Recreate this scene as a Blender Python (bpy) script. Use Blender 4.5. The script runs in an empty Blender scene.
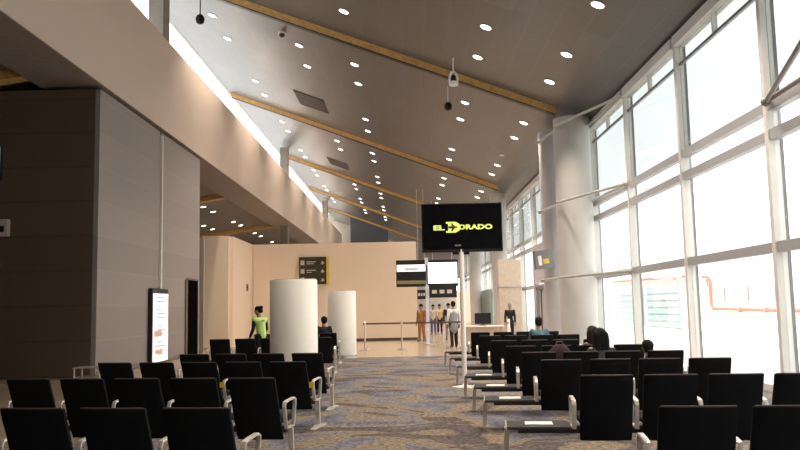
import bpy, bmesh, math, random
from mathutils import Vector, Matrix
random.seed(7)
sc = bpy.context.scene
col = sc.collection
PI = math.pi

# ---------------------------------------------------------------- camera
cd = bpy.data.cameras.new('camera'); cam = bpy.data.objects.new('camera', cd); col.objects.link(cam)
cd.sensor_width = 36; cd.lens = 36.0; cd.clip_end = 400; cd.clip_start = .05
f = 800.0
vy = Vector(((408 - 400) / f, -(308 - 225) / f, -1)).normalized()
vz = Vector((-.021, 1, 0)); vz = (vz - vz.dot(vy) * vy).normalized()
vx = vy.cross(vz)
cam.matrix_world = Matrix.Translation((0, 0, 1.5)) @ Matrix((vx, vy, vz)).to_4x4()
sc.camera = cam

# ---------------------------------------------------------------- light and exposure
sc.view_settings.view_transform = 'Standard'; sc.view_settings.look = 'None'
sc.view_settings.exposure = 0.16; sc.view_settings.gamma = 1; sc.view_settings.use_curve_mapping = False
SKY, SUN, SPOT = 2.7, 8.5, 620.0
w = bpy.data.worlds.new('sky'); sc.world = w; w.use_nodes = True
bg = w.node_tree.nodes['Background']; bg.inputs[0].default_value = (.95, .98, 1, 1); bg.inputs[1].default_value = SKY
sd = bpy.data.lights.new('sun', 'SUN'); sd.energy = SUN; sd.angle = .3; sd.color = (1, .96, .9)
sun = bpy.data.objects.new('sun', sd); col.objects.link(sun)
sun.rotation_euler = Vector((.42, .12, -.9)).to_track_quat('-Z', 'Y').to_euler()
def portal(name, loc, rot, sx, sy):
    l = bpy.data.lights.new(name, 'AREA'); l.shape = 'RECTANGLE'; l.size = sx; l.size_y = sy
    l.cycles.is_portal = True
    o = bpy.data.objects.new(name, l); col.objects.link(o); o.location = loc; o.rotation_euler = rot
portal('window_portal', (6.6, 40, 3.7), (0, PI/2, 0), 7.4, 104)
portal('clerestory_portal', (-9.7, 45, 11.8), (0, -PI/2, 0), 3, 110)

# ---------------------------------------------------------------- materials
def mat(name, c, rough=.5, metal=0, em=0, var=.08, scale=6, spec=.5, bump=0, emc=None):
    m = bpy.data.materials.new(name); m.use_nodes = True
    nt = m.node_tree; b = nt.nodes['Principled BSDF']
    b.inputs['Roughness'].default_value = rough; b.inputs['Metallic'].default_value = metal
    b.inputs['Specular IOR Level'].default_value = spec
    tc = nt.nodes.new('ShaderNodeTexCoord'); nz = nt.nodes.new('ShaderNodeTexNoise')
    nz.inputs['Scale'].default_value = scale; nz.inputs['Detail'].default_value = 4
    nt.links.new(tc.outputs['Object'], nz.inputs['Vector'])
    rp = nt.nodes.new('ShaderNodeValToRGB')
    rp.color_ramp.elements[0].position = .3; rp.color_ramp.elements[1].position = .7
    rp.color_ramp.elements[0].color = (*[x * (1 - var) for x in c], 1)
    rp.color_ramp.elements[1].color = (*[min(1, x * (1 + var)) for x in c], 1)
    nt.links.new(nz.outputs['Fac'], rp.inputs['Fac']); nt.links.new(rp.outputs['Color'], b.inputs['Base Color'])
    if em:
        b.inputs['Emission Color'].default_value = (*(emc or c), 1); b.inputs['Emission Strength'].default_value = em
    if bump:
        bp = nt.nodes.new('ShaderNodeBump'); bp.inputs['Strength'].default_value = bump; bp.inputs['Distance'].default_value = .01
        nt.links.new(nz.outputs['Fac'], bp.inputs['Height']); nt.links.new(bp.outputs['Normal'], b.inputs['Normal'])
    return m
def panel_mat(name, c, line, bw, bh, swap, mortar=.012, rough=.5, var=.06, metal=0, bumpy=0):
    """panelled surface: brick grid over two chosen object axes"""
    m = mat(name, c, rough, metal); nt = m.node_tree; b = nt.nodes['Principled BSDF']
    tc = nt.nodes.new('ShaderNodeTexCoord'); sp = nt.nodes.new('ShaderNodeSeparateXYZ'); cb = nt.nodes.new('ShaderNodeCombineXYZ')
    nt.links.new(tc.outputs['Object'], sp.inputs[0])
    nt.links.new(sp.outputs[swap[0]], cb.inputs[0]); nt.links.new(sp.outputs[swap[1]], cb.inputs[1])
    br = nt.nodes.new('ShaderNodeTexBrick'); br.offset = 0.5 if bumpy else 0; br.inputs['Scale'].default_value = 1
    br.inputs['Brick Width'].default_value = bw; br.inputs['Row Height'].default_value = bh
    br.inputs['Mortar Size'].default_value = mortar; br.inputs['Mortar Smooth'].default_value = .3
    br.inputs['Color1'].default_value = (*[x * (1 - var) for x in c], 1); br.inputs['Color2'].default_value = (*[x * (1 + var) for x in c], 1)
    br.inputs['Mortar'].default_value = (*line, 1)
    nt.links.new(cb.outputs[0], br.inputs['Vector']); nt.links.new(br.outputs['Color'], b.inputs['Base Color'])
    return m
def glass_mat(name, tint, refl=1.0):
    m = bpy.data.materials.new(name); m.use_nodes = True; nt = m.node_tree; nt.nodes.clear()
    out = nt.nodes.new('ShaderNodeOutputMaterial'); t = nt.nodes.new('ShaderNodeBsdfTransparent'); g = nt.nodes.new('ShaderNodeBsdfGlossy')
    t.inputs[0].default_value = (*tint, 1); g.inputs['Roughness'].default_value = .02; g.inputs[0].default_value = (refl, refl, refl, 1)
    lw = nt.nodes.new('ShaderNodeLayerWeight'); lw.inputs[0].default_value = .5
    pw = nt.nodes.new('ShaderNodeMath'); pw.operation = 'POWER'; pw.inputs[1].default_value = 5; nt.links.new(lw.outputs['Facing'], pw.inputs[0])
    ma = nt.nodes.new('ShaderNodeMath'); ma.operation = 'MULTIPLY_ADD'; ma.inputs[1].default_value = .7; ma.inputs[2].default_value = .03; nt.links.new(pw.outputs[0], ma.inputs[0])
    mx = nt.nodes.new('ShaderNodeMixShader'); nt.links.new(ma.outputs[0], mx.inputs[0]); nt.links.new(t.outputs[0], mx.inputs[1]); nt.links.new(g.outputs[0], mx.inputs[2])
    nt.links.new(mx.outputs[0], out.inputs[0]); return m
def carpet_mat():
    m = mat('carpet', (.2, .2, .2), .95, spec=.1); nt = m.node_tree; b = nt.nodes['Principled BSDF']; N = nt.nodes.new; L = nt.links.new
    tc = N('ShaderNodeTexCoord')
    mp = N('ShaderNodeMapping'); mp.inputs['Scale'].default_value = (.36, .36, 1); mp.inputs['Rotation'].default_value = (0, 0, .35)
    L(tc.outputs['Object'], mp.inputs[0])
    wv = N('ShaderNodeTexNoise'); wv.inputs['Scale'].default_value = 1.9; wv.inputs['Detail'].default_value = 2; wv.inputs['Distortion'].default_value = 1.4
    L(mp.outputs[0], wv.inputs['Vector'])
    r1 = N('ShaderNodeValToRGB'); cr = r1.color_ramp; cr.interpolation = 'LINEAR'
    stops = [(.30, (.075, .062, .062)), (.38, (.10, .098, .122)), (.445, (.135, .137, .170)), (.475, (.160, .135, .11)), (.55, (.170, .14, .108)), (.58, (.07, .06, .062)), (.64, (.10, .085, .085)), (.70, (.125, .125, .15))]
    cr.elements[0].position = stops[0][0]; cr.elements[0].color = (*stops[0][1], 1)
    cr.elements[1].position = stops[-1][0]; cr.elements[1].color = (*stops[-1][1], 1)
    for p, c in stops[1:-1]:
        e = cr.elements.new(p); e.color = (*c, 1)
    L(wv.outputs['Fac'], r1.inputs[0])
    sp = N('ShaderNodeTexNoise'); sp.inputs['Scale'].default_value = 24; sp.inputs['Detail'].default_value = 6; sp.inputs['Roughness'].default_value = .75
    m2 = N('ShaderNodeMapping'); m2.inputs['Scale'].default_value = (.7, 1, 1); L(tc.outputs['Object'], m2.inputs[0]); L(m2.outputs[0], sp.inputs['Vector'])
    r2 = N('ShaderNodeValToRGB'); r2.color_ramp.elements[0].position = .42; r2.color_ramp.elements[1].position = .58
    r2.color_ramp.elements[0].color = (.42, .43, .49, 1); r2.color_ramp.elements[1].color = (2.05, 1.9, 1.66, 1)
    L(sp.outputs['Fac'], r2.inputs[0])
    mx = N('ShaderNodeMix'); mx.data_type = 'RGBA'; mx.blend_type = 'MULTIPLY'; mx.inputs[0].default_value = .85
    L(r1.outputs[0], mx.inputs[6]); L(r2.outputs[0], mx.inputs[7]); L(mx.outputs[2], b.inputs['Base Color'])
    return m
M = dict(
    carpet=carpet_mat(),
    tile=panel_mat('floor_tile', (.36, .275, .205), (.29, .22, .165), 1.2, 1.2, (0, 1), .008, .22, .04),
    ceil=panel_mat('ceiling_panels', (.135, .127, .127), (.165, .156, .155), 1.24, .62, (1, 0), .016, .30, .07),
    lowceil=panel_mat('low_ceiling_panels', (.16, .135, .12), (.19, .16, .15), 2.5, .62, (1, 0), .02, .4, .05),
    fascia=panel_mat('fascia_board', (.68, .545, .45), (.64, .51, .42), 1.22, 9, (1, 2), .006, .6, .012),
    greywall=panel_mat('wall_panelling', (.32, .275, .255), (.345, .30, .28), 30, .86, (1, 2), .025, .6, .05),
    darkwall=panel_mat('end_wall_panelling', (.125, .085, .055), (.10, .066, .042), 30, .86, (0, 2), .03, .6, .06),
    peach=panel_mat('peach_partition', (.88, .70, .535), (.84, .66, .50), 1.3, 1.18, (0, 2), .006, .55, .01),
    peach2=panel_mat('peach_return', (.88, .70, .535), (.84, .66, .50), 1.3, 1.18, (1, 2), .006, .55, .01),
    beige=mat('beige_plaster', (.55, .45, .36), .7), slate=mat('slate_grey', (.11, .115, .13), .7),
    brownwall=mat('brown_wall', (.25, .2, .17), .7),
    wood=mat('golden_wood', (.60, .36, .13), .45, var=.2, scale=9),
    frame=mat('window_white', (.68, .65, .61), .45, var=.03), gasket=mat('gasket_dark', (.16, .155, .16), .5),
    rail=mat('transom_grey', (.36, .355, .36), .45, var=.03), brace=mat('brace_grey', (.50, .48, .45), .35, .3), bracedark=mat('brace_brown', (.24, .20, .18), .4, .3),
    column=mat('column_grey', (.50, .47, .44), .55, var=.05, scale=1.2), duct=mat('duct_grey', (.47, .44, .45), .55, var=.03),
    colbrown=mat('column_taupe', (.22, .19, .165), .6),
    glass=glass_mat('clear_glass', (.97, .985, .98)), tint=glass_mat('tinted_glass', (.65, .67, .66), 1),
    black=mat('black_shell', (.006, .006, .0065), .6, var=.2, spec=.25), fabric=mat('black_fabric', (.008, .008, .009), .9, var=.2, spec=.2),
    deepbrown=mat('brown_glint_and_handle', (.06, .042, .036), .6), alu=mat('cast_aluminium', (.86, .80, .72), .32, .65, var=.04),
    steel=mat('brushed_steel', (.62, .58, .52), .35, .8, var=.04), tabletop=mat('table_charcoal', (.035, .03, .028), .45),
    oblong=mat('plain_white', (.88, .85, .80), .5, var=.02), yellow=mat('yellow_plastic', (.75, .55, .03), .5),
    blackgloss=mat('screen_black', (.003, .003, .004), .12, spec=.35), bezel=mat('bezel_black', (.008, .008, .008), .4),
    logo=mat('logo_lime', (.5, .6, .1), .5, em=.6, emc=(.78, .80, .20)), logodark=mat('logo_cutout', (.02, .03, .01), .5),
    panelwhite=mat('totem_white', (.95, .90, .80), .42, var=.02), steelwhite=mat('painted_pole', (.80, .74, .68), .4, var=.02),
    lamp=mat('lamp_lens', (1, .95, .86), .4, em=7), ring=mat('lamp_ring', (.75, .72, .68), .4),
    vent=mat('vent_brown', (.07, .058, .05), .6), ventslat=mat('vent_slat', (.13, .11, .10), .5),
    screenwhite=mat('screen_white', (.9, .88, 1), .3, em=1.1, emc=(.95, .94, 1)), screenpink=mat('screen_strip', (.9, .8, .8), .3, em=.8, emc=(.86, .78, .80)),
    screenolive=mat('screen_olive', (.2, .17, .08), .3, em=.12), lilac=mat('pole_lilac', (.60, .58, .70), .4),
    signbrown=mat('sign_brown', (.05, .036, .022), .5), signtext=mat('sign_print', (.6, .56, .5), .5), signgrey=mat('sign_grey', (.17, .16, .16), .5),
    lightbox=mat('lightbox_face', (.95, .9, .88), .4, em=.62, emc=(1, .93, .92), var=.01), printgrey=mat('poster_ink', (.55, .5, .52), .5, em=.2), printred=mat('poster_red', (.75, .45, .36), .5, em=.2),
    doorwayblack=mat('doorway_dark_inside', (.005, .004, .004), 1, spec=0), doorbrown=mat('door_trim_brown', (.16, .11, .08), .5),
    facade=mat('white_render', (.80, .79, .77), .8, var=.02), teal=mat('teal_shutter', (.34, .44, .44), .6, var=.05), pipe=mat('red_pipe', (.80, .13, .09), .5),
    concrete=mat('apron_concrete', (.60, .58, .55), .8), railgrey=mat('rail_pale', (.3, .3, .3), .6), roof=mat('roof_membrane', (.42, .42, .43), .8),
    skin=mat('skin_tan', (.36, .20, .13), .55), hair=mat('hair_dark', (.007, .005, .005), .8, spec=.2), hairbrown=mat('hair_brown', (.02, .009, .007), .8, spec=.2),
    eye=mat('eye_dark', (.01, .01, .01), .2), lip=mat('lip', (.26, .1, .08), .5), shoe=mat('shoe_black', (.01, .01, .01), .5),
    vest=mat('hi_vis_lime', (.60, .86, .22), .7, em=0, var=.06), darkcloth=mat('dark_cloth', (.012, .012, .015), .9), grey=mat('grey_cloth', (.30, .30, .31), .9),
    tealcloth=mat('teal_cloth', (.06, .14, .16), .9), orange=mat('orange_cloth', (.30, .13, .035), .9), bluecloth=mat('blue_cloth', (.09, .09, .22), .9),
    yellowcloth=mat('yellow_cloth', (.62, .47, .22), .9), pink=mat('pale_cloth', (.60, .50, .44), .9), maroon=mat('maroon_cloth', (.028, .008, .010), .9), whitecloth=mat('white_cloth', (.75, .73, .70), .9),
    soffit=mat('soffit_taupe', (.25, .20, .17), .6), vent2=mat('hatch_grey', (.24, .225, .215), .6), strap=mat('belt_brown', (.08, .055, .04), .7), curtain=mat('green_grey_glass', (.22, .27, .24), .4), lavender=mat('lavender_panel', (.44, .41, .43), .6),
)

# ---------------------------------------------------------------- mesh helpers
class MB:
    def __init__(s): s.b = bmesh.new()
    def box(s, lo, hi, rot=None, at=None):
        vs = [s.b.verts.new((x, y, z)) for x in (lo[0], hi[0]) for y in (lo[1], hi[1]) for z in (lo[2], hi[2])]
        for q in ((0, 1, 3, 2), (4, 6, 7, 5), (0, 4, 5, 1), (2, 3, 7, 6), (0, 2, 6, 4), (1, 5, 7, 3)): s.b.faces.new([vs[i] for i in q])
        if rot: bmesh.ops.rotate(s.b, verts=vs, cent=at or (0, 0, 0), matrix=rot)
        return s
    def prism(s, poly, axis, a, b):
        """poly of 2-D points extruded along axis 0/1/2 between a and b"""
        def P(p, t): v = list(p); v.insert(axis, t); return v
        A = [s.b.verts.new(P(p, a)) for p in poly]; B = [s.b.verts.new(P(p, b)) for p in poly]; n = len(poly)
        s.b.faces.new(A); s.b.faces.new(B[::-1])
        for i in range(n): s.b.faces.new([A[i], B[i], B[(i + 1) % n], A[(i + 1) % n]])
        return s
    def tube(s, pts, r, n=10, closed=False, flat=None):
        """sweep a round (or flat=(w,t) rectangular) section along points"""
        pts = [Vector(p) for p in pts]; rings = []; N = len(pts)
        up = None
        for i, p in enumerate(pts):
            if closed: d = (pts[(i + 1) % N] - pts[i - 1]).normalized()
            else: d = (pts[min(i + 1, N - 1)] - pts[max(i - 1, 0)]).normalized()
            if up is None: up = Vector((1, 0, 0)) if abs(d.x) < .9 else Vector((0, 0, 1))
            u = (up - up.dot(d) * d).normalized(); v = d.cross(u); up = u
            rr = r[i] if isinstance(r, (list, tuple)) else r
            if flat: sec = [(flat[0] / 2, flat[1] / 2), (-flat[0] / 2, flat[1] / 2), (-flat[0] / 2, -flat[1] / 2), (flat[0] / 2, -flat[1] / 2)]
            else: sec = [(rr * math.cos(2 * PI * k / n), rr * math.sin(2 * PI * k / n)) for k in range(n)]
            rings.append([s.b.verts.new(p + u * a + v * c) for a, c in sec])
        m = len(rings[0])
        for i in range(N if closed else N - 1):
            A, B = rings[i], rings[(i + 1) % N]
            for k in range(m): s.b.faces.new([A[k], A[(k + 1) % m], B[(k + 1) % m], B[k]])
        if not closed: s.b.faces.new(rings[0][::-1]); s.b.faces.new(rings[-1])
        return s
    def lathe(s, prof, c=(0, 0, 0), n=24, sx=1, sy=1, cap=True):
        rings = [[s.b.verts.new((c[0] + sx * r * math.cos(2 * PI * k / n), c[1] + sy * r * math.sin(2 * PI * k / n), c[2] + z)) for k in range(n)] for r, z in prof]
        for A, B in zip(rings, rings[1:]):
            for k in range(n): s.b.faces.new([A[k], A[(k + 1) % n], B[(k + 1) % n], B[k]])
        if cap: s.b.faces.new(rings[0][::-1]); s.b.faces.new(rings[-1])
        return s
    def ball(s, c, r, sc_=(1, 1, 1), sub=2):
        g = bmesh.ops.create_icosphere(s.b, subdivisions=sub, radius=r)['verts']
        for v in g: v.co = Vector(c) + Vector((v.co.x * sc_[0], v.co.y * sc_[1], v.co.z * sc_[2]))
        return s
    def capsule(s, a, ra, b, rb):
        t = bmesh.new()
        for c, r in ((a, ra), (b, rb)):
            g = bmesh.ops.create_icosphere(t, subdivisions=2, radius=r)['verts']
            for v in g: v.co += Vector(c)
        h = bmesh.ops.convex_hull(t, input=t.verts[:])
        bmesh.ops.delete(t, geom=[e for e in h['geom_interior'] if isinstance(e, bmesh.types.BMVert)], context='VERTS')
        me = bpy.data.meshes.new('t'); t.to_mesh(me); t.free(); s.b.from_mesh(me); bpy.data.meshes.remove(me)
        return s
    def build(s, name, m, parent=None, smooth=False, bevel=0, seg=2):
        bmesh.ops.recalc_face_normals(s.b, faces=s.b.faces[:])
        if bevel:
            bmesh.ops.bevel(s.b, geom=[e for e in s.b.edges if len(e.link_faces) == 2 and e.calc_face_angle(0) > .6], offset=bevel, segments=seg, profile=.6, affect='EDGES', clamp_overlap=True)
        me = bpy.data.meshes.new(name); s.b.to_mesh(me); s.b.free()
        if smooth:
            for p in me.polygons: p.use_smooth = True
            try: me.set_sharp_from_angle(angle=.7)
            except Exception: pass
        me.materials.append(M[m] if isinstance(m, str) else m)
        o = bpy.data.objects.new(name, me); col.objects.link(o)
        if parent: o.parent = parent
        return o
def tag(o, label=None, cat=None, group=None, kind=None):
    for k, v in (('label', label), ('category', cat), ('group', group), ('kind', kind)):
        if v: o[k] = v
    return o
def thing(name, label, cat, loc=(0, 0, 0), rz=0, group=None):
    o = bpy.data.objects.new(name, None); col.objects.link(o); o.empty_display_size = .1
    o.location = loc; o.rotation_euler.z = rz
    return tag(o, label, cat, group)
def struct(mb, name, m, **k): return tag(mb.build(name, m, **k), kind='structure')
def copy_tree(o, parent=None):
    c = o.copy(); col.objects.link(c)
    if parent: c.parent = parent
    for ch in list(o.children): copy_tree(ch, c)
    return c

# ================================================================ SETTING
YB, YE = -5.0, 105.0            # hall ends; near one drawn in to darken the panelled end wall
SL = .379                        # ceiling slope, falling towards the windows
def cz(x): return 7.32 + SL * (6.1 - x)
XL, XW = -7.6, 6.1

# floor: stone tile with a carpet field
struct(MB().box((-20, YB, -.2), (6.35, YE, -.012)), 'floor', 'tile')
struct(MB().box((-4.7, YB + .5, -.012), (6.0, 25.2, 0)), 'floor_carpet', 'carpet')
# ceiling
struct(MB().prism([(6.35, cz(6.35)), (6.35, cz(6.35) + .5), (-9.42, cz(-9.42) + .5), (-9.42, cz(-9.42))], 1, YB, YE), 'ceiling', 'ceil')
# fascia beam and roof edge
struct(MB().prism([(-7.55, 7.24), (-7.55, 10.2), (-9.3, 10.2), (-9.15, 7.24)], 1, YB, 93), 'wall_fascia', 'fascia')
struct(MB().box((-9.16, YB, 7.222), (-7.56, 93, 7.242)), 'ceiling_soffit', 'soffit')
struct(MB().box((-30, YB, 9.9), (-9.31, YE, 10.15)), 'roof_left_unseen', 'roof')  # unseen roof, added to bounce sunlight up onto the ceiling
# low ceiling of the side hall
def lz(x): return 7.5 + .14 * (x + 9.1)
struct(MB().prism([(-9.12, lz(-9.12)), (-20, lz(-20)), (-20, lz(-20) + .3), (-9.12, lz(-9.12) + .3)], 1, YB, YE), 'ceiling_left', 'lowceil')
struct(MB().box((-20.3, YB, 0), (-20, YE, 9.9)), 'wall_left', 'brownwall')
# block with the panelled walls (long face towards the hall, end face towards the seats)
struct(MB().box((-20, 19.75, 0), (-7.72, 29.3, 7.18)), 'wall_block', 'greywall')
struct(MB().box((-7.72, 19.55, 0), (XL, 24.42, 7.12)), 'wall_panelled', 'greywall')
struct(MB().box((-7.72, 24.55, 0), (XL, 29.2, 7.12)), 'wall_panelled_rear', 'greywall')
struct(MB().box((-20, 19.55, 0), (-7.72, 19.75, 7.12)), 'wall_end', 'darkwall')
struct(MB().box((-7.70, 24.43, 0), (-7.53, 24.54, 7.0)), 'trim_1', 'steelwhite')
struct(MB().box((XL - .01, 19.6, 0), (XL + .02, 27.3, .12)), 'baseboard_left', 'colbrown')
# hall ends
struct(MB().box((-20, YB - .3, 0), (6.4, YB, 14)), 'wall_back_unseen', 'brownwall')  # unseen, placed close behind the camera to keep light off the end wall
struct(MB().box((-20, YE, 0), (6.4, YE + .3, 14)), 'wall_far', 'beige')
struct(MB().prism([(-6.4, 4.7), (-6.4, cz(-6.4) - .05), (-2.1, cz(-2.1) - .05), (-2.1, 4.7)], 1, 91, 91.4), 'wall_upper', 'slate')
struct(MB().box((-2.1, 90.6, 4.7), (6.1, 91.0, 8.0)), 'wall_crosswise', 'brownwall')
# peach partition box
struct(MB().box((-7.33, 38, 0), (.45, 38.3, 4.65)), 'wall_partition', 'peach')
struct(MB().box((-7.8, 33.65, 0), (-7.35, 38.3, 4.66)), 'wall_return', 'peach2')
struct(MB().box((-8.6, 33.5, 0), (-7.5, 33.65, 4.68)), 'wall_front', 'peach')
struct(MB().box((-7.33, 37.97, 0), (.45, 38, .12)), 'baseboard_partition', 'strap')
struct(MB().box((-7.95, 29.5, 0), (-7.80, 29.65, 4.3)).box((-8.05, 29.9, 0), (-7.62, 30.0, 4.25)), 'trim_2', 'steel')
# columns behind the fascia, rising through it to the roof
for y in (26.4, 54.3, 81.5):
    struct(MB().box((-8.55, y - .35, 7.3 if y < 30 else 0), (-8.05, y + .35, cz(-8.0) - .03)), 'pillar', 'colbrown')
# wooden beams under the ceiling
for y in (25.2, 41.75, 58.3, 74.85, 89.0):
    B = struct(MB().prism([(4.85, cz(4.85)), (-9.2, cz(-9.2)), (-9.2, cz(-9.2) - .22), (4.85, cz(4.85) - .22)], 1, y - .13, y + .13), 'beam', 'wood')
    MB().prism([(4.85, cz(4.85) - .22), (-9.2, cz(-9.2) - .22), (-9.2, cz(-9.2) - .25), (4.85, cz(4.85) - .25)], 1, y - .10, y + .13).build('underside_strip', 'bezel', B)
for y in (19.0, 40.5, 55.1):
    struct(MB().prism([(-9.2, lz(-9.2)), (-19.8, lz(-19.8)), (-19.8, lz(-19.8) - .22), (-9.2, lz(-9.2) - .22)], 1, y - .2, y + .2), 'beam', 'wood')
struct(MB().prism([(2.0, cz(2.0) - .01), (2.68, cz(2.68) - .01), (2.68, cz(2.68) - .03), (2.0, cz(2.0) - .03)], 1, 17.4, 18.75), 'trim_3', 'vent2')

# ---- window wall: one window per bay, mullions, four levels of panes
LV = [(.12, 2.28, 'glass'), (2.45, 4.12, 'glass'), (4.29, 4.60, 'glass'), (4.77, 6.62, 'tint'), (6.70, 7.06, 'tint')]
ys = [13.0 + 4.15 * k for k in range(-5, 19)]
wn = 0
for i, y in enumerate(ys[:-1]):
    y1 = ys[i + 1]; wn += 1; door = abs(y - 33.75) < .3; far = y > 50
    fr = MB()
    fr.box((5.95, y - .06, 0), (6.14, y + .06, 7.3))
    rl = MB()
    for z0, z1 in ((2.28, 2.45), (4.12, 4.29), (4.60, 4.77)): rl.box((5.98, y + .06, z0), (6.14, y1 - .06, z1))
    W = struct(fr, 'window_%d' % wn, 'frame')
    rl.build('transom', 'rail', W)
    MB().box((5.90, y + .06, 7.06), (6.16, y1 - .06, cz(6.16) - .01)).box((5.98, y + .06, 0), (6.14, y1 - .06, .12)).box((6.0, (y + y1) / 2 - .03, 6.68), (6.1, (y + y1) / 2 + .03, 7.06)).build('header', 'frame', W)
    MB().box((6.03, y + .06, 6.64), (6.09, y1 - .06, 6.70)).box((6.14, y - .07, 0), (6.19, y - .02, 7.25)).build('gasket', 'gasket', W)
    for j, (z0, z1, g) in enumerate(LV):
        if door and j < 2: continue
        MB().box((6.05, y + .06, z0), (6.062, y1 - .06, z1)).build('pane', g, W)
    if door:
        MB().box((6.0, y + .06, 2.5), (6.12, y1 - .06, 4.12)).build('panel', 'lavender', W)
struct(MB().box((5.98, 33.85, 0), (6.12, 34.5, 2.3)).box((5.98, 35.3, 0), (6.12, 36.3, 2.3)).box((5.98, 37.1, 0), (6.12, 37.8, 2.3)), 'wall_gate', 'lavender')
D = struct(MB().box((5.93, 34.5, 0), (6.1, 34.75, 2.35)).box((5.93, 36.9, 0), (6.1, 37.1, 2.35)).box((5.93, 34.5, 2.2), (6.1, 37.1, 2.35)).box((5.93, 35.9, 0), (6.1, 36.0, 2.2)), 'door_1', 'signgrey')
MB().box((5.99, 34.75, .05), (6.0, 36.9, 2.2)).build('door_leaf', 'glass', D)
# roof-carrying columns by the windows
def column(name, x, y, r, m='column'):
    return struct(MB().lathe([(r, 0), (r, cz(x + r) - .02)], (x, y, 0), 40), name, m, smooth=True)
column('column_1', 5.32, 25.1, .57)
column('column_2', 5.12, 27.6, .44, 'duct')
column('column_3', 5.0, 43.2, .42)
column('column_4', 5.3, 8.7, .57)
column('column_5', 5.1, 60.0, .45)
# wind braces: flat triangles of tube between a column and a mullion
def brace(apex, ends, label, m='brace'):
    t = thing('wind_brace', label, 'brace', apex)
    A = Vector(apex)
    for e in ends:
        MB().tube([(0, 0, 0), Vector(e) - A], .04, 10).build('tube', m, t, smooth=True)
    MB().ball((0, 0, 0), .08).build('node', m, t, smooth=True)
for z, nm in ((2.36, 'lowest'), (4.7, 'middle'), (7.12, 'uppermost')):
    brace((5.91, 21.3, z), [(4.72, 24.80, z - .02), (5.78, 24.66, z - .02)], '%s of three grey tube braces joining the thick round column to the window mullion' % nm)
    brace((4.60, 27.3, z - .01), [(4.84, 25.58, z - .01)], '%s short tube link at the narrow duct beside the thick round column' % nm)
brace((5.89, 12.80, 4.72), [(4.78, 9.0, 4.72), (5.72, 9.2, 4.72)], 'brown V-shaped tube brace cut off by the right picture edge, high on the windows', 'bracedark')
# clerestory above the fascia
W = struct(MB().box((-9.4, YB, cz(-9.4) - .05), (-9.32, YE, cz(-9.32) - .01)), 'window_%d' % (wn + 1), 'frame')
for k in range(14):
    y = YB + 8.36 * k
    MB().box((-9.36, y + .04, 10.2), (-9.348, y + 8.32, cz(-9.4) - .05)).build('pane', 'glass', W)
MB().box((-9.38, 91.2, 10.2), (-9.3, 91.3, 13)).build('mullion', 'frame', W)

# doorway in the panelled wall; black slab painted for its unlit inside
D = struct(MB().box((XL - .02, 27.5, 0), (XL + .035, 28.9, 2.62)), 'doorway_2', 'doorwayblack')
MB().box((XL, 27.32, 0), (XL + .05, 27.5, 2.62)).box((XL, 27.5, 2.62), (XL + .05, 28.95, 2.68)).build('door_frame', 'doorbrown', D)
# far side: greenish glazed doorway, peach screen
struct(MB().box((5.7, 56, 0), (5.9, 62.5, 2.7)), 'door_3', 'curtain')
struct(MB().box((4.6, 75, 0), (6.0, 75.3, 3.0)), 'wall_screen', 'peach')

# ---- outside
struct(MB().box((6.36, -40, -.35), (60, 130, -.15)), 'ground_apron', 'concrete')
F = struct(MB().box((17, 8, -.15), (25, 110, 4.6)), 'exterior_wall', 'facade')
wf = tag(MB().box((16.90, 50.3, -.1), (16.995, 57.0, 2.65)).box((16.90, 58.0, -.1), (16.995, 64.4, 2.65)).build('shutter', 'teal'), 'wide pale teal shutter on the white building outside the windows', 'shutter')
for z in (.3, .75, 1.2, 1.65, 2.1): MB().box((16.87, 50.3, z), (16.90, 64.4, z + .05)).build('slat', 'railgrey', wf)
p = tag(MB().tube([(16.85, 66, 3.3), (16.85, 47.4, 3.05)], .085).build('overhead_pipe', 'pipe', smooth=True), 'long straight red pipe high on the white building outside, above the teal shutter', 'pipe')
for y, z in ((50.9, 3.1), (60, 3.2)): MB().box((16.76, y, z - .12), (16.99, y + .1, z + .25)).build('clip', 'railgrey', p)
p = tag(MB().tube([(16.85, 45.9, 2.92), (16.85, 45.1, 2.9), (16.85, 44.85, 2.6), (16.85, 44.85, 1.35), (16.85, 44.6, 1.12), (16.85, 33, 1.02)], .085).build('drop_pipe', 'pipe', smooth=True), 'red pipe stepping down and running low along the white building outside', 'pipe')
for y in (41, 38): MB().box((16.76, y, .94), (16.99, y + .1, 1.2)).build('clip', 'railgrey', p)
r = tag(MB().tube([(16.9, 45.4, 2.25), (16.9, 34, 2.05)], .02).tube([(16.9, 45.4, 1.65), (16.9, 34, 1.5)], .03).tube([(16.9, 45.4, 2.9), (16.9, 45.4, 1.65)], .03).build('guard_rail', 'railgrey', smooth=True), 'pale grey double rail above the low red pipe outside', 'rail')
for y in (43, 40, 37): MB().box((16.86, y, 1.5), (16.94, y + .06, 2.3)).build('post', 'railgrey', r)

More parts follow.
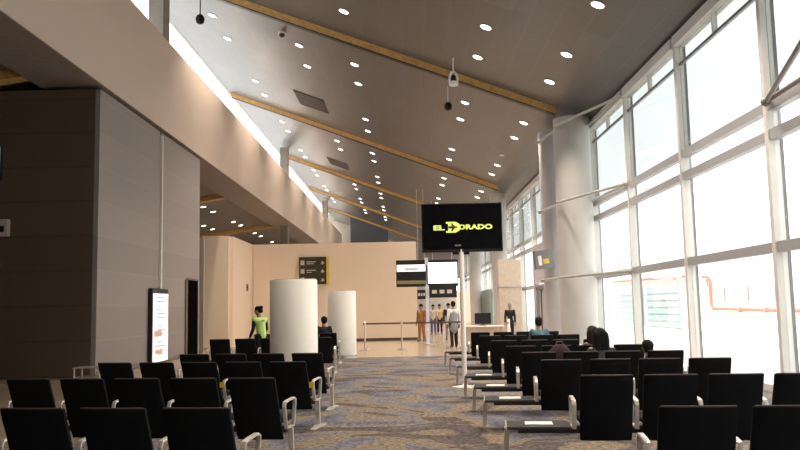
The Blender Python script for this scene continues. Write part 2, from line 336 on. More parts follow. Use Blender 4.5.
# ================================================================ TANDEM SEATING
PITCH = .58
HW = .238
def backrest_bm():
    prof = [(.12, .24), (.075, .34), (.035, .43), (-.01, .55), (-.06, .68), (-.105, .78), (-.13, .855)]
    m = MB(); nx = 8; F_, B_ = [], []
    for (y, z) in prof:
        fr, bk = [], []
        for i in range(nx + 1):
            u = -1 + 2 * i / nx; x = u * (HW - .004 * (z < .3)); c = .022 * u * u
            fr.append(m.b.verts.new((x, y + .016 + c, z))); bk.append(m.b.verts.new((x, y - .018 + c, z)))
        F_.append(fr); B_.append(bk)
    for G, sgn in ((F_, 1), (B_, -1)):
        for r in range(len(prof) - 1):
            for i in range(nx): m.b.faces.new([G[r][i], G[r][i + 1], G[r + 1][i + 1], G[r + 1][i]])
    n = len(prof) - 1
    for i in range(nx):
        m.b.faces.new([F_[0][i], F_[0][i + 1], B_[0][i + 1], B_[0][i]]); m.b.faces.new([F_[n][i], F_[n][i + 1], B_[n][i + 1], B_[n][i]])
    for r in range(n):
        for i in (0, nx): m.b.faces.new([F_[r][i], F_[r + 1][i], B_[r + 1][i], B_[r][i]])
    return m
P_ = thing('prototype', 'x', 'x')
pb = backrest_bm().build('backrest', 'fabric', P_, smooth=True, bevel=.008)
pp = MB().tube([(-.228, -.125, .857), (-.12, -.14, .858), (0, -.146, .858), (.12, -.14, .858), (.228, -.125, .857)], .007, 8).build('painted_top_highlight', 'deepbrown', pb, smooth=True)  # thin brown tube stands in for the highlight along each backrest top
ps = MB().prism([(.055, .40), (.10, .445), (.46, .455), (.52, .435), (.525, .405), (.46, .395)], 0, -HW, HW).build('seat_cushion', 'fabric', P_, smooth=True, bevel=.012)
arm_pts = [(0, .06, .36), (0, .03, .46), (0, .0, .575), (0, .02, .61), (0, .10, .620), (0, .28, .628), (0, .325, .61), (0, .32, .57), (0, .29, .42), (0, .27, .36)]
pa = MB().tube(arm_pts, .02, flat=(.038, .018), closed=True).build('armrest', 'alu', P_, smooth=True, bevel=.004)
pl = MB().tube([(0, .20, .345), (0, .22, .16), (0, .23, .03)], .02, flat=(.05, .035)).prism([(-.06, 0), (-.06, .02), (.2, .045), (.26, .045), (.52, .02), (.52, 0)], 0, -.028, .028).build('leg', 'alu', P_, bevel=.004)
def bench(label, loc, yaw, sgn, n, table):
    """row of seats on one beam; sgn +1 runs away from the aisle to the right, -1 to the left"""
    t = thing('tandem_bench', label, 'seating', loc, yaw, 'black tandem seat rows')
    def put(src, x):
        c = src.copy(); col.objects.link(c); c.parent = t; c.location.x = x
        for ch in src.children:
            d = ch.copy(); col.objects.link(d); d.parent = c
        return c
    off = .555 if table else 0; PITCH = .565 if table else .60
    for k in range(n):
        x = sgn * (off + .29 + PITCH * k); put(pb, x); put(ps, x)
    for k in range(n + 1): put(pa, sgn * (off + PITCH * k))
    put(pl, sgn * (off + PITCH * n)); 
    if n > 3: put(pl, sgn * (off + PITCH * 2))
    x0, x1 = sorted((sgn * .04, sgn * (off + PITCH * n)))
    MB().box((x0, .165, .30), (x1, .245, .365)).build('beam', 'tabletop', t, bevel=.008)
    if table:
        tt = MB().box((-.07, .06, .345), (.53, .50, .375)).build('table_top', 'tabletop', t, bevel=.008)
        MB().box((-.078, .055, .335), (-.064, .505, .376)).build('edge', 'alu', tt, bevel=.003)
        MB().tube([(-.058, .30, .34), (-.07, .40, .2), (-.08, .46, .015)], .02, flat=(.052, .03)).box((-.115, .40, 0), (-.04, .50, .018)).build('table_leg', 'alu', t, bevel=.004)
    else: put(pl, 0)
    return t
side_r = 'on the window side of the aisle'; side_l = 'on the panelled wall side of the aisle'
ordn = ['first', 'second', 'third', 'fourth', 'fifth', 'sixth', 'seventh', 'eighth']
RY = [5.12, 7.42, 9.6, 11.2, 13.0, 15.2, 17.8, 20.2]
RB = []
for i, y in enumerate(RY):
    b = bench('black tandem seat row, %s from the front %s' % (ordn[i], side_r), (.96, y + .16, 0), -math.radians(6), 1, 4, True); RB.append(b)
LB = []
for i, (x, y, a, n) in enumerate([(-1.14, 5.42, 8, 5), (-1.22, 7.75, 10, 5), (-1.22, 10.1, 11, 5), (-1.22, 12.0, 10, 4), (-1.75, 18.9, 0, 5), (-1.93, 22.2, 0, 4)]):
    b = bench('black tandem seat row, %s from the front %s' % (ordn[i], side_l), (x, y + .13, 0), -math.radians(a), -1, n, False); LB.append(b)
# small yellow tags clipped on two armrests of the third row
for xx in (0, -.60 * 2):
    MB().box((xx - .03, -.055, .53), (xx + .03, -.045, .60)).build('seat_tag', 'yellow', LB[2])
for o in (pp, pb, ps, pa, pl, P_): bpy.data.objects.remove(o)
# flat white rectangles on the nearest side tables
for b, nm in zip(RB[:5], ordn):
    rz = b.rotation_euler.z; v = Matrix.Rotation(rz, 3, 'Z') @ Vector((.24, .28, 0))
    o = MB().box((-.13, -.10, 0), (.13, .10, .006)).build('table_oblong', 'oblong'); o.location = b.location + v + Vector((0, 0, .3755)); o.rotation_euler.z = rz
    tag(o, 'flat white card on the side table of the %s window-side seat row' % nm, 'oblong', 'white oblongs on side tables')

# ================================================================ SCREENS AND SIGNS
def text_mesh(body, size, m, parent, loc, sx=1, name='lettering', bold=.0, rot=(PI / 2, 0, 0), depth=.003, align='CENTER'):
    c = bpy.data.curves.new('t', 'FONT'); c.body = body; c.size = size; c.extrude = depth; c.offset = bold; c.align_x = align; c.align_y = 'CENTER'; c.resolution_u = 3
    o = bpy.data.objects.new('t', c); col.objects.link(o)
    dg = bpy.context.evaluated_depsgraph_get(); me = bpy.data.meshes.new_from_object(o.evaluated_get(dg)); bpy.data.objects.remove(o)
    me.materials.clear(); me.materials.append(M[m]); q = bpy.data.objects.new(name, me); col.objects.link(q)
    q.parent = parent; q.location = loc; q.rotation_euler = rot; q.scale = (sx, 1, 1)
    return q
S = thing('display_screen', 'large black screen with a lime EL DORADO logo on a tall aisle pole', 'screen', (1.04, 15.3, 0))
MB().lathe([(.24, 0), (.24, .012), (.07, .03), (.05, .06)], n=28).build('base', 'steelwhite', S, smooth=True)
MB().lathe([(.047, .03), (.047, 2.62)], n=18).build('pole', 'steelwhite', S, smooth=True)
MB().box((-.16, .03, 2.5), (.16, .07, 3.1)).build('bracket', 'bezel', S)
h = MB().box((-.745, -.045, 2.545), (.80, .03, 3.485)).build('housing', 'bezel', S, bevel=.012)
g = MB().box((-.725, -.049, 2.60), (.78, -.045, 3.465)).build('panel', 'blackgloss', S)
zc = 3.02
text_mesh('EL', .125, 'logo', S, (-.42, -.055, zc - .012), 1.75, bold=.006)
text_mesh('ORADO', .125, 'logo', S, (.275, -.055, zc - .005), 1.45, bold=.006)
dm = MB().prism([(-.28, zc + .105), (-.10, zc + .105), (-.03, zc + .07), (.005, zc), (-.03, zc - .07), (-.10, zc - .105), (-.28, zc - .105), (-.28, zc - .07), (-.24, zc - .07), (-.24, zc + .07), (-.28, zc + .07)], 1, -.056, -.05).build('emblem', 'logo', S)
MB().prism([(-.235, zc + .018), (-.16, zc + .022), (-.185, zc + .075), (-.16, zc + .075), (-.115, zc + .018), (-.075, zc + .012), (-.06, zc), (-.075, zc - .012), (-.115, zc - .018), (-.16, zc - .075), (-.185, zc - .075), (-.16, zc - .022), (-.235, zc - .018)], 1, -.060, -.056).build('plane_mark', 'logodark', dm)  # dark plane shape cut into the emblem
MB().box((-.12, -.051, 2.655), (.0, -.049, 2.685)).build('maker_mark', 'signgrey', S)

T = thing('twin_display', 'pair of wide flight screens side by side on one pole before the peach partition', 'screen', (.80, 33, 0))
MB().lathe([(.28, 0), (.28, .015), (.06, .04)], n=24).build('base', 'steel', T)
MB().box((-.06, .06, .02), (.06, .14, 3.55)).build('pole', 'lilac', T)
MB().box((-.07, -.07, 3.25), (.07, .06, 3.5)).box((-.07, -.07, 2.2), (.07, .06, 2.42)).build('clamp', 'lilac', T)
s1 = MB().box((-1.26, -.04, 2.36), (-.04, .05, 3.46)).build('screen', 'bezel', T, bevel=.01)
MB().box((-1.23, -.046, 2.99), (-.05, -.04, 3.27)).build('header_band', 'screenpink', s1)
MB().box((-.9, -.048, 3.03), (-.35, -.046, 3.14)).build('entry', 'lilac', s1)
MB().box((-1.23, -.046, 2.48), (-.05, -.04, 2.62)).build('footer_band', 'screenolive', s1)
s2 = MB().box((.02, -.04, 2.36), (1.29, .05, 3.46)).build('screen', 'bezel', T, bevel=.01)
MB().box((.05, -.046, 2.48), (1.25, -.04, 3.34)).build('lit_page', 'screenwhite', s2)

def hanging(name, x0, x1, y, z0, z1, label, top):
    t = thing(name, label, 'sign', ((x0 + x1) / 2, y, z0)); w2 = (x1 - x0) / 2
    MB().box((-w2, -.08, 0), (w2, .08, z1 - z0)).build('board', 'bezel', t, bevel=.01)
    for s in (-.7, .7): MB().tube([(s * w2, 0, z1 - z0), (s * w2, 0, top - z0)], .02, 6).build('hanger', 'steel', t)
    for k in range(3): MB().box((-w2 * .8 + k * w2 * .55, -.085, (z1 - z0) * .35), (-w2 * .8 + k * w2 * .55 + w2 * .35, -.08, (z1 - z0) * .65)).build('print_mark', 'signtext', t)
    return t
hanging('overhead_sign', .62, 1.22, 52, 2.05, 2.65, 'small black hanging sign far along the corridor past the partition corner', cz(1))
hanging('overhead_sign', 1.45, 3.3, 54, 2.15, 2.95, 'wide black hanging sign far along the corridor under the white screen', cz(2.4))

# wayfinding sign on the partition
S = thing('wayfinding_sign', 'dark brown direction sign with three rows and a yellow edge on the peach partition', 'sign', (-5.13, 37.96, 2.7))
MB().box((0, -.06, 0), (1.30, .04, 1.30)).build('board', 'signbrown', S, bevel=.01)
MB().box((1.30, -.07, 0), (1.41, .04, 1.30)).build('yellow_edge', 'yellow', S)
for k, z in enumerate((1.03, .63, .22)):
    MB().box((.08, -.066, z - .11), (.26, -.06, z + .11)).lathe([(.05, 0), (.05, .004)], (.17, -.07, z), 12).build('icon', 'signtext', S)
    MB().box((.36, -.066, z + .02), (.80, -.06, z + .06)).box((.36, -.066, z - .07), (.70 - .1 * (k == 1), -.06, z - .035)).build('text_line', 'signtext', S)
    MB().prism([(1.02, z - .07), (1.12, z + .09), (1.22, z - .07), (1.14, z - .05), (1.14, z - .1), (1.10, z - .1), (1.10, z - .05)], 1, -.066, -.06).build('arrow', 'signtext', S)
# gate sign by the columns
S = thing('gate_sign', 'grey projecting gate sign with a yellow patch between duct and gate door', 'sign', (4.60, 26.8, 2.72), .45); S.rotation_euler.y = -.1
MB().box((-.38, -.05, 0), (.38, .05, .62)).build('board', 'signgrey', S, bevel=.01)
MB().box((-.26, -.056, .12), (-.12, -.05, .44)).build('number_mark', 'oblong', S)
MB().box((-.06, -.056, .16), (.18, -.05, .32)).build('yellow_patch', 'yellow', S)
MB().tube([(.2, .04, .45), (.36, .45, .45)], .025, 8).build('bracket', 'steel', S)
# light-box totem on the panelled wall
S = thing('poster_totem', 'tall black totem with a lit white notice beside the steel seam of the panelled wall', 'poster stand', (-7.52, 24.2, 0))
MB().box((-.07, -.78, 0), (.055, .78, 2.23)).build('case', 'bezel', S, bevel=.01)
fz = MB().box((.055, -.72, .06), (.062, .74, 2.08)).build('lit_face', 'lightbox', S)
ln = MB()
for k in range(15):
    z = 1.96 - .12 * k
    if k in (2, 6, 10): continue
    ln.box((.062, -.5 + .1 * (k % 3), z - .018), (.066, .5 - .12 * (k % 4), z + .018))
ln.build('text_line', 'printgrey', fz)
for y0, y1, z0, z1 in ((-.6, .1, .8, .98), (-.5, .2, .3, .42)): MB().box((.062, y0, z0), (.067, y1, z1)).build('red_block', 'printred', fz)
MB().lathe([(.05, 0), (.05, .06)], (.0, .1, 2.23), 12).build('cap_lamp', 'steel', S)
# small fittings on walls
o = tag(MB().box((-10.1, 19.42, 3.45), (-9.77, 19.55, 3.87)).build('wall_box', 'beige', bevel=.02), 'small beige box on the dark panelled end wall at the picture edge', 'wall box')
MB().box((-9.98, 19.40, 3.55), (-9.86, 19.42, 3.7)).build('lens', 'black', o)
o = tag(MB().box((-10.12, 19.44, 4.86), (-10.01, 19.55, 5.7)).build('strip_light', 'bezel', bevel=.01), 'narrow upright light strip on the dark end wall above the beige box', 'light')
MB().box((-10.11, 19.43, 4.88), (-10.03, 19.44, 5.68)).build('diffuser', 'lightbox', o)
o = tag(MB().box((-10.1, 19.52, 2.55), (-10.0, 19.55, 2.8)).build('exit_plate', 'teal', bevel=.005), 'tiny green plate on the dark end wall at the picture edge', 'sign')
o = tag(MB().box((-7.35, 36.5, 2.42), (-7.32, 36.85, 2.75)).build('wall_switch', 'signgrey', bevel=.01), 'small dark control box on the peach return wall', 'switch')
MB().box((-7.32, 36.6, 2.52), (-7.31, 36.75, 2.64)).build('button', 'black', o)

# ---------------------------------------------------------------- white totems
def totem(x, y, label):
    t = thing('curved_totem', label, 'totem', (x, y, 0))
    MB().lathe([(.43, .10), (.44, .14), (.44, 2.04), (.43, 2.06)], n=48, sy=.85).build('shell', 'panelwhite', t, smooth=True)
    MB().lathe([(.45, 0), (.45, .03), (.40, .04), (.40, .11)], n=48, sy=.85).build('plinth', 'steel', t, smooth=True)
    MB().lathe([(.385, 2.055), (.385, 2.07)], n=48, sy=.85).build('lid', 'rail', t)
totem(-2.12, 14.9, 'large white curved totem standing behind the left seats, nearer to us')
totem(-2.06, 25.0, 'smaller-looking white curved totem farther back near the partition')
# stanchions with belt
def stanchion(x, y, label):
    t = thing('belt_stanchion', label, 'stanchion', (x, y, 0))
    MB().lathe([(.17, 0), (.17, .015), (.10, .035), (.03, .05)], n=24).build('base', 'steel', t, smooth=True)
    MB().lathe([(.03, .04), (.03, .92), (.04, .93), (.04, 1.0), (.02, 1.02)], n=16).build('post', 'steel', t, smooth=True)
    return t
a = stanchion(-1.60, 29.6, 'steel belt stanchion with loose belt end, nearest the second white totem')
MB().box((.04, -.004, .92), (1.31, .004, .98)).box((-.06, -.012, .91), (-.03, .012, .99)).build('belt', 'strap', a)
a = stanchion(-.25, 29.6, 'steel belt stanchion closer to the corridor opening')
MB().box((.04, -.004, .92), (2.2, .004, .98)).build('belt', 'strap', a)
a = stanchion(2.0, 29.6, 'steel belt stanchion behind the tall screen pole')
# chrome side table near the panelled wall
t = thing('side_table', 'low chrome-framed table on the tiled floor by the panelled corner', 'table', (-6.35, 16.1, 0))
MB().box((-.28, -.22, .44), (.28, .22, .46)).build('table_top', 'steel', t, bevel=.004)
MB().box((-.25, -.2, .26), (.25, .2, .275)).build('shelf', 'steel', t)
for sx in (-1, 1):
    for sy in (-1, 1): MB().tube([(sx * .25, sy * .19, 0), (sx * .25, sy * .19, .445)], .014, 8).build('leg', 'alu', t)
# beige kiosk, gate desk, monitor, white post
t = thing('gate_kiosk', 'tall beige box kiosk in front of the far window column', 'kiosk', (5.1, 40.4, 0))
MB().box((-.56, -.4, .1), (.56, .4, 3.8)).build('cabinet', 'beige', t, bevel=.02)
MB().box((-.58, -.42, 2.4), (.58, .42, 2.46)).build('band', 'rail', t)
MB().box((-.5, -.35, 0), (.5, .35, .1)).build('plinth', 'signgrey', t)
t = thing('gate_desk', 'pale gate counter behind the far window-side seats', 'desk', (2.75, 30.3, 0))
MB().box((-.6, -.28, .05), (.75, .28, .74)).build('body', 'beige', t, bevel=.01)
MB().box((-.66, -.34, .74), (.81, .34, .79)).build('worktop', 'panelwhite', t, bevel=.006)
MB().box((-.56, -.24, 0), (.71, .24, .05)).build('plinth', 'signgrey', t)
t = thing('desk_monitor', 'black monitor seen from behind on the pale gate counter', 'monitor', (2.80, 30.25, .79))
MB().lathe([(.13, 0), (.13, .012), (.03, .02), (.03, .12)], n=20).build('stand', 'bezel', t)
MB().box((-.31, -.03, .06), (.31, .03, .47)).build('casing', 'bezel', t, bevel=.015)
o = thing('white_post', 'slim white post standing right of the gate counter', 'post', (3.72, 30.0, 0))
MB().lathe([(.16, 0), (.16, .02), (.055, .05), (.055, 1.0), (.03, 1.03)], n=18).build('shaft', 'steelwhite', o, smooth=True)
MB().lathe([(.06, .85), (.06, .9)], n=18).build('collar', 'rail', o)

# ================================================================ CEILING FITTINGS
ang = math.atan(SL)
def disc_bm(r0, r1, z0, z1, tilt):
    m = MB().lathe([(r0, z0), (r1, z1)], n=20)
    bmesh.ops.rotate(m.b, verts=m.b.verts[:], cent=(0, 0, 0), matrix=Matrix.Rotation(tilt, 3, 'Y')); return m
def light_proto(tilt):
    t = thing('recessed_downlight', 'x', 'downlight')
    disc_bm(.17, .17, -.02, .0, tilt).build('trim_ring', 'ring', t); disc_bm(.135, .135, -.028, -.018, tilt).build('lens', 'lamp', t)
    return t
ld = bpy.data.lights.new('downlight_lamp', 'SPOT'); ld.energy = SPOT; ld.color = (1, .87, .73); ld.spot_size = math.radians(105); ld.spot_blend = .75; ld.shadow_soft_size = .11
pr_hi, pr_lo = light_proto(ang), light_proto(-math.atan(.14))
def downlight(src, x, y, z, label, power=None):
    t = copy_tree(src); t.location = (x, y, z - .005); t['label'] = label; t['group'] = 'recessed ceiling downlights'
    l = bpy.data.objects.new('lamp', ld); col.objects.link(l); l.parent = t; l.location = (0, 0, -.12)
lines = {4.28: 'line nearest the windows', 2.2: 'second line from the windows', -1.75: 'third line from the windows', -3.75: 'fourth line from the windows', -6.9: 'line nearest the high window strip'}
def ordinal(k):
    return {1: 'first', 2: 'second', 3: 'third', 4: 'fourth', 5: 'fifth', 6: 'sixth', 7: 'seventh', 8: 'eighth', 9: 'ninth', 10: 'tenth', 11: 'eleventh', 12: 'twelfth', 13: 'thirteenth', 14: 'fourteenth', 15: 'fifteenth', 16: 'sixteenth', 17: 'seventeenth', 18: 'eighteenth'}[k]
starts = {4.28: 16.9, 2.2: 20.3, -1.75: 22.8, -3.75: 28.05, -6.9: 28.05}
for x, nm in lines.items():
    yy = []
    for p0 in (3.8, 11.6, 20.35, 28.1, 36.6, 44.9, 53.3, 61.3, 69.6, 77.7):
        if x == -3.75 and p0 in (36.6, 53.3): continue      # the air vents sit here
        for d in (0, 2.52): yy.append(p0 + d)
    if x == 4.28: yy.append(16.9); yy.sort()
    n = 0
    for y in yy:
        if y > 84: continue
        xx = x - .006 * (y - 30) if x < 0 else x
        vis = y > starts[x] - .4
        if vis:
            n += 1
            downlight(pr_hi, xx, y, cz(xx), 'round ceiling downlight, %s from the front in the %s' % (ordinal(n), nm))
        elif y > 6 and x > -2:   # lamps of the same run, overhead out of the picture
            l = bpy.data.objects.new('lamp', ld); col.objects.link(l); l.location = (xx, y, cz(xx) - .1)
n = 0
for x, y in [(-11.05, 43.2), (-11.05, 45.4), (-12.86, 50.4), (-11.05, 50.8), (-12.86, 52.7), (-11.05, 53), (-11.15, 58.4), (-11.15, 60.9), (-11.2, 66.3)]:
    n += 1
    downlight(pr_lo, x, y, lz(x), 'small downlight in the low side-hall ceiling, %s counting from the front' % ordinal(n))
for pr in (pr_hi, pr_lo):
    for c in list(pr.children): bpy.data.objects.remove(c)
    bpy.data.objects.remove(pr)
for x, y, nm in ((-4.35, 37.0, 'nearest and largest'), (-4.5, 53.6, 'farther and smaller'),):
    t = thing('ceiling_vent', 'dark slatted ceiling air vent, %s, between wooden beams' % nm, 'vent', (x, y, cz(x)))
    R = Matrix.Rotation(ang, 3, 'Y')
    MB().box((-.75, -1.3, -.02), (.75, 1.3, 0), R).build('backing', 'vent', t)
    s = MB()
    for k in range(7): s.box((-.7, -1.2 + k * .38, -.04), (.7, -1.08 + k * .38, -.02), R)
    s.build('grille', 'ventslat', t)
# things hanging from the ceiling
t = thing('pendant_speaker', 'white open-framed pendant hanging in front of the nearest wooden beam', 'pendant', (1.53, 23.75, cz(1.53) - .82))
MB().tube([(0, 0, .36), (0, 0, .82)], .022, 8).build('rod', 'ring', t)
MB().tube([(-.12, 0, 0), (-.12, 0, .22), (-.05, 0, .38), (.05, 0, .38), (.12, 0, .22), (.12, 0, 0)], .035, 8, closed=True).build('frame', 'oblong', t, smooth=True)
MB().lathe([(.13, -.04), (.14, 0), (.14, .07), (.10, .09)], n=20).build('base', 'oblong', t, smooth=True)
MB().ball((0, 0, .2), .075, (1, 1, 1.25)).build('bulb', 'black', t, smooth=True)
t = thing('pendant_camera', 'black round pendant on a thin rod below the white framed one', 'pendant', (1.52, 26.86, cz(1.52) - .82))
MB().tube([(0, 0, .2), (0, 0, .82)], .02, 8).build('rod', 'ring', t)
MB().lathe([(.03, -.04), (.10, -.01), (.135, .07), (.135, .15), (.09, .22), (.03, .26)], n=20).build('housing', 'black', t, smooth=True)
t = thing('pendant_camera', 'black round pendant high against the bright ceiling above the fascia', 'pendant', (-6.95, 26.6, cz(-6.95) - .85))
MB().tube([(0, 0, .2), (0, 0, .85)], .022, 8).build('rod', 'bezel', t)
MB().lathe([(.04, -.06), (.12, -.02), (.15, .07), (.15, .17), (.1, .25), (.03, .3)], n=20).build('housing', 'black', t, smooth=True)
t = thing('dome_camera', 'little grey dome on the ceiling between beam and high strip', 'camera', (-4.22, 27.2, cz(-4.22)))
MB().lathe([(.14, -.08), (.14, .0)], n=18).build('mount', 'ring', t); MB().ball((0, 0, -.1), .11).build('dome', 'bezel', t, smooth=True)
xx, y = 4.2, 34.2
t = thing('smoke_detector', 'faint pale smoke detector between window-side downlights', 'detector', (xx, y, cz(xx) - .01))
MB().lathe([(.08, -.07), (.11, -.02), (.11, 0)], n=18).build('body', 'ring', t, smooth=True); MB().lathe([(.03, -.085), (.03, -.07)], n=10).build('sensor', 'rail', t)

# ================================================================ PEOPLE
def remesh(mb, name, m, parent, vox, it=4):
    bmesh.ops.recalc_face_normals(mb.b, faces=mb.b.faces[:])
    me = bpy.data.meshes.new(name); mb.b.to_mesh(me); mb.b.free()
    o = bpy.data.objects.new('t', me); col.objects.link(o)
    r = o.modifiers.new('r', 'REMESH'); r.mode = 'VOXEL'; r.voxel_size = vox
    s = o.modifiers.new('s', 'SMOOTH'); s.iterations = it; s.factor = .5
    dg = bpy.context.evaluated_depsgraph_get(); m2 = bpy.data.meshes.new_from_object(o.evaluated_get(dg)); m2.name = name
    bpy.data.objects.remove(o); bpy.data.meshes.remove(me)
    for p in m2.polygons: p.use_smooth = True
    m2.materials.clear(); m2.materials.append(M[m]); q = bpy.data.objects.new(name, m2); col.objects.link(q); q.parent = parent
    return q
V = Vector
def person(label, loc, rz, top, bottom, hair='hair', hairstyle='short', pose='stand', h=1.7, lean=0, arms='down', vox=.011, extra=None, sleeve='long', neckturn=0, slouch=0):
    t = thing('person', label, 'person', loc, rz); k = h / 1.75
    if pose == 'stand':
        J = dict(pel=V((0, 0, .93)), waist=V((0, 0, 1.06)), chest=V((0, 0, 1.28)), neck=V((0, .0, 1.47)), head=V((0, .035, 1.63)))
        for s in (-1, 1):
            J['sh', s] = V((s * .175, 0, 1.40)); J['hip', s] = V((s * .085, 0, .90)); J['kn', s] = V((s * .095, .03 + .03 * s, .49)); J['an', s] = V((s * .10, -.02 + .06 * s, .08)); J['toe', s] = V((s * .115, .13 + .06 * s, .03))
            if arms == 'down': J['el', s] = V((s * .225, -.02, 1.12)); J['wr', s] = V((s * .235, .06, .87))
            elif arms == 'front': J['el', s] = V((s * .22, .06, 1.13)); J['wr', s] = V((s * .12, .27, 1.06))
            else: J['el', s] = V((s * .21, .05, 1.13)); J['wr', s] = V((s * .2, .27, .98))
    else:
        J = dict(pel=V((0, .05, .54)), waist=V((0, .0, .66)), chest=V((0, -.03, .88)), neck=V((0, -.02, 1.06)), head=V((0, .03, 1.21)))
        for s in (-1, 1):
            J['sh', s] = V((s * .17, -.02, .99)); J['hip', s] = V((s * .09, .06, .53)); J['kn', s] = V((s * .11, .47, .52)); J['an', s] = V((s * .11, .50, .09)); J['toe', s] = V((s * .12, .65, .035))
            J['el', s] = V((s * .22, .08, .76)); J['wr', s] = V((s * .10, .30, .66))
    if lean:
        R = Matrix.Rotation(-lean, 3, 'X'); c = J['pel'].copy()
        for q in J:
            if q in ('waist', 'chest', 'neck', 'head') or q[0] in ('sh', 'el', 'wr'): J[q] = c + R @ (J[q] - c)
    if slouch:
        for q in J:
            if q in ('chest', 'neck', 'head') or q[0] in ('sh', 'el', 'wr'): J[q] = J[q] + V((0, .12, -slouch))
    for q in J: J[q] = J[q] * k
    if pose == 'sit':
        for q in J:
            if q[0] not in ('an', 'toe'): J[q] = J[q] + V((0, 0, .575 - .54 * k))
    HR = Matrix.Rotation(neckturn, 3, 'Z'); hc = J['head']
    def H(x, y, z): return hc + HR @ (V((x, y, z)) * k)
    b = MB()
    b.capsule(J['pel'], .118 * k, J['waist'], .118 * k).capsule(J['waist'], .118 * k, J['chest'], .128 * k)
    for s in (-1, 1):
        b.capsule(J['chest'], .11 * k, J['sh', s], .06 * k); b.capsule(J['sh', s], .052 * k, J['el', s], .04 * k); b.capsule(J['el', s], .039 * k, J['wr', s], .028 * k)
        b.capsule(J['pel'], .10 * k, J['hip', s], .09 * k); b.capsule(J['hip', s], .085 * k, J['kn', s], .056 * k); b.capsule(J['kn', s], .055 * k, J['an', s], .038 * k); b.capsule(J['an', s], .038 * k, J['toe', s], .032 * k)
        d = (J['wr', s] - J['el', s]).normalized(); sd_ = d.cross(V((0, 1, 0))).normalized() if abs(d.y) < .9 else V((1, 0, 0))
        pm = J['wr', s] + d * .085 * k; b.capsule(J['wr', s], .026 * k, pm, .03 * k)
        for i, L in enumerate((.075, .085, .08, .062)):
            base = pm + sd_ * (.033 - .022 * i) * k; cu = V((0, .02, -.01)) * k
            mid = base + d * L * .55 * k; b.capsule(base, .0105 * k, mid, .0095 * k); b.capsule(mid, .0095 * k, mid + d * L * .5 * k + cu * .6, .008 * k)
        tb = J['wr', s] + d * .03 * k + sd_ * .028 * k; b.capsule(tb, .013 * k, tb + (d * .6 + sd_ * .8).normalized() * .06 * k, .009 * k)
    b.capsule(J['neck'] - V((0, 0, .03)), .058 * k, hc - V((0, .01, .05)), .052 * k)
    b.capsule(H(0, -.015, .03), .092 * k, H(0, .02, -.05), .066 * k); b.capsule(H(0, .03, -.07), .05 * k, H(0, .045, -.085), .035 * k)
    b.capsule(H(0, .088, .012), .011 * k, H(0, .105, -.025), .016 * k)
    for s in (-1, 1): b.ball(H(s * .088, -.005, -.01), .026 * k, (.5, .9, 1.25))
    body = remesh(b, 'body', 'skin', t, vox)
    for s in (-1, 1): MB().ball(H(s * .034, .084, .012), .011 * k, sub=1).build('eye', 'eye', t)
    MB().ball(H(0, .083, -.058), .02 * k, (1.2, .45, .35), 1).build('mouth', 'lip', t)
    # hair
    g = MB(); g.capsule(H(0, -.03, .04), .100 * k, H(0, .012, .055), .088 * k)
    if hairstyle == 'bun': g.ball(H(0, -.10, .10), .05 * k); g.ball(H(.0, -.085, .0), .062 * k)
    if hairstyle == 'short': g.ball(H(0, -.05, -.01), .085 * k)
    if hairstyle == 'long':
        for s in (-1, 0, 1): g.capsule(H(s * .05, -.05, .02), .075 * k, H(s * .075, -.09, -.30), .05 * k)
        for s in (-1, 1): g.capsule(H(s * .08, .0, .02), .035 * k, H(s * .10, -.01, -.25), .035 * k)
    remesh(g, 'hair', hair, t, vox)
    # clothes
    e = .014
    g = MB(); g.capsule(J['pel'] + V((0, 0, .0)), .122 * k + e, J['waist'], .12 * k + e).capsule(J['waist'], .12 * k + e, J['chest'], .130 * k + e).capsule(J['chest'], .12 * k, J['neck'] - V((0, 0, .05)), .062 * k)
    for s in (-1, 1):
        g.capsule(J['chest'], .118 * k + e, J['sh', s] - V((0, 0, .012)), .055 * k + e)
        if sleeve != 'none': g.capsule(J['sh', s], .055 * k + e, J['el', s], .042 * k + e)
        if sleeve == 'long': g.capsule(J['el', s], .042 * k + e, J['wr', s] - (J['wr', s] - J['el', s]).normalized() * .03, .032 * k + e)
    remesh(g, 'top', top, t, vox)
    g = MB()
    for s in (-1, 1): g.capsule(J['pel'], .105 * k + e, J['hip', s], .092 * k + e); g.capsule(J['hip', s], .088 * k + e, J['kn', s], .06 * k + e); g.capsule(J['kn', s], .06 * k + e, J['an', s] + V((0, 0, .03)), .046 * k + e)
    remesh(g, 'trousers', bottom, t, vox)
    for s in (-1, 1): MB().capsule(J['an', s] - V((0, .03, .035)) * k, .042 * k, J['toe', s], .036 * k).build('shoe', 'shoe', t, smooth=True)
    if extra == 'undersleeve':
        g = MB()
        for s in (-1, 1): g.capsule(J['sh', s] + (J['el', s] - J['sh', s]) * .25, .058 * k, J['el', s], .05 * k); g.capsule(J['el', s], .05 * k, J['wr', s], .038 * k)
        remesh(g, 'undersleeve', 'darkcloth', t, vox)
        MB().box((-.05 * k, -.16, 1.28 * k), (.05 * k, -.15, 1.33 * k), Matrix.Rotation(-lean, 3, 'X'), J['pel']).build('badge', 'grey', t)
    if extra == 'coat':
        g = MB(); g.capsule(J['chest'], .15 * k, J['pel'] - V((0, 0, .25)), .17 * k); remesh(g, 'coat', 'grey', t, vox)
    return t
person('person in a lime hi-vis vest bending behind the left seats beside the big white totem', (-3.78, 20.75, 0), math.radians(40), 'vest', 'darkcloth', 'hair', 'bun', h=1.64, lean=.24, arms='forward', vox=.008, extra='undersleeve', sleeve='none', neckturn=.7)
person('person with dark hair seated in the far row just right of the big white totem', (-2.36, 22.5, 0), 0, 'darkcloth', 'darkcloth', pose='sit', h=1.62, neckturn=.5)
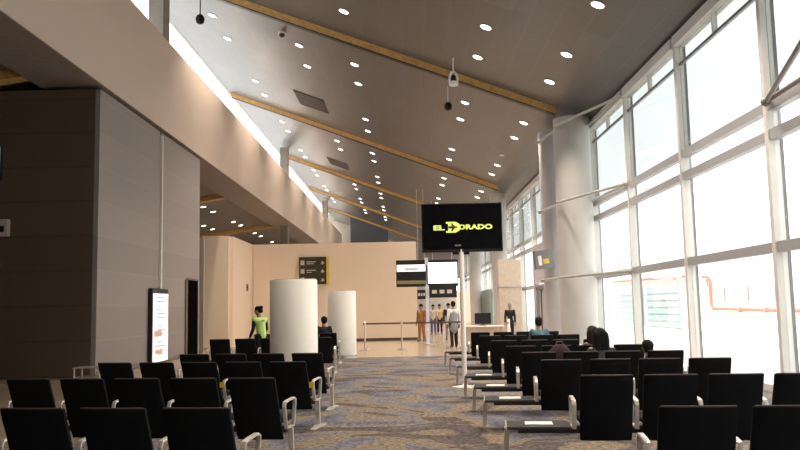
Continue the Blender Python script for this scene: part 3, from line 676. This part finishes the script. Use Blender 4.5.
person('person in a teal top seated alone in the far window-side row', (2.92, 17.95, 0), 0, 'tealcloth', 'darkcloth', pose='sit', h=1.62, slouch=.08)
person('person with long brown hair seated before the thick column, bare shoulder showing', (3.06, 13.15, 0), .35, 'maroon', 'darkcloth', 'hairbrown', 'long', pose='sit', h=1.56, sleeve='none', slouch=.16)
person('person with long black hair seated just right of and nearer than the brown-haired one', (2.73, 11.36, 0), .1, 'darkcloth', 'darkcloth', 'hair', 'long', pose='sit', h=1.58, slouch=.15, sleeve='none')
person('person slouched low in the fourth window-side row, only dark hair showing', (3.38, 11.36, 0), 0, 'darkcloth', 'darkcloth', 'hair', 'short', pose='sit', h=1.46, slouch=.31)
person('person in a long orange outfit standing at the partition corner', (.60, 36.4, 0), 2.6, 'orange', 'orange', h=1.66, vox=.012)
person('person in blue bottoms and pale top walking far along the corridor', (1.40, 45, 0), 2.9, 'pink', 'bluecloth', h=1.66, vox=.013, sleeve='short')
person('person in a yellow top and dark trousers walking far along the corridor', (1.78, 45.6, 0), 3.1, 'yellowcloth', 'darkcloth', h=1.68, vox=.013, sleeve='short')
person('person in dark clothes walking left of the grey-coated person', (1.88, 37.5, 0), 3.0, 'maroon', 'grey', h=1.68, vox=.012)
person('person in a grey coat and black trousers standing behind the screen pole', (1.72, 30.6, 0), .2, 'whitecloth', 'darkcloth', h=1.72, vox=.011, extra='coat')
person('person in dark clothes standing behind the gate area, right of the monitor', (4.42, 35, 0), 3.0, 'darkcloth', 'darkcloth', 'grey', h=1.6, vox=.012)
# backpack on a seat
t = thing('backpack', 'dark red backpack showing over the fourth window-side seat row', 'bag', (2.14, 11.5, .458))
MB().lathe([(.13, 0), (.17, .05), (.175, .25), (.15, .40), (.07, .48), (.02, .49)], n=20, sy=.6).build('sack', 'maroon', t, smooth=True)
MB().tube([(-.05, 0, .47), (-.04, 0, .52), (.04, 0, .52), (.05, 0, .47)], .012, 8).build('handle', 'deepbrown', t)
MB().box((-.1, -.118, .06), (.1, -.09, .22)).build('pocket', 'pink', t, bevel=.01)
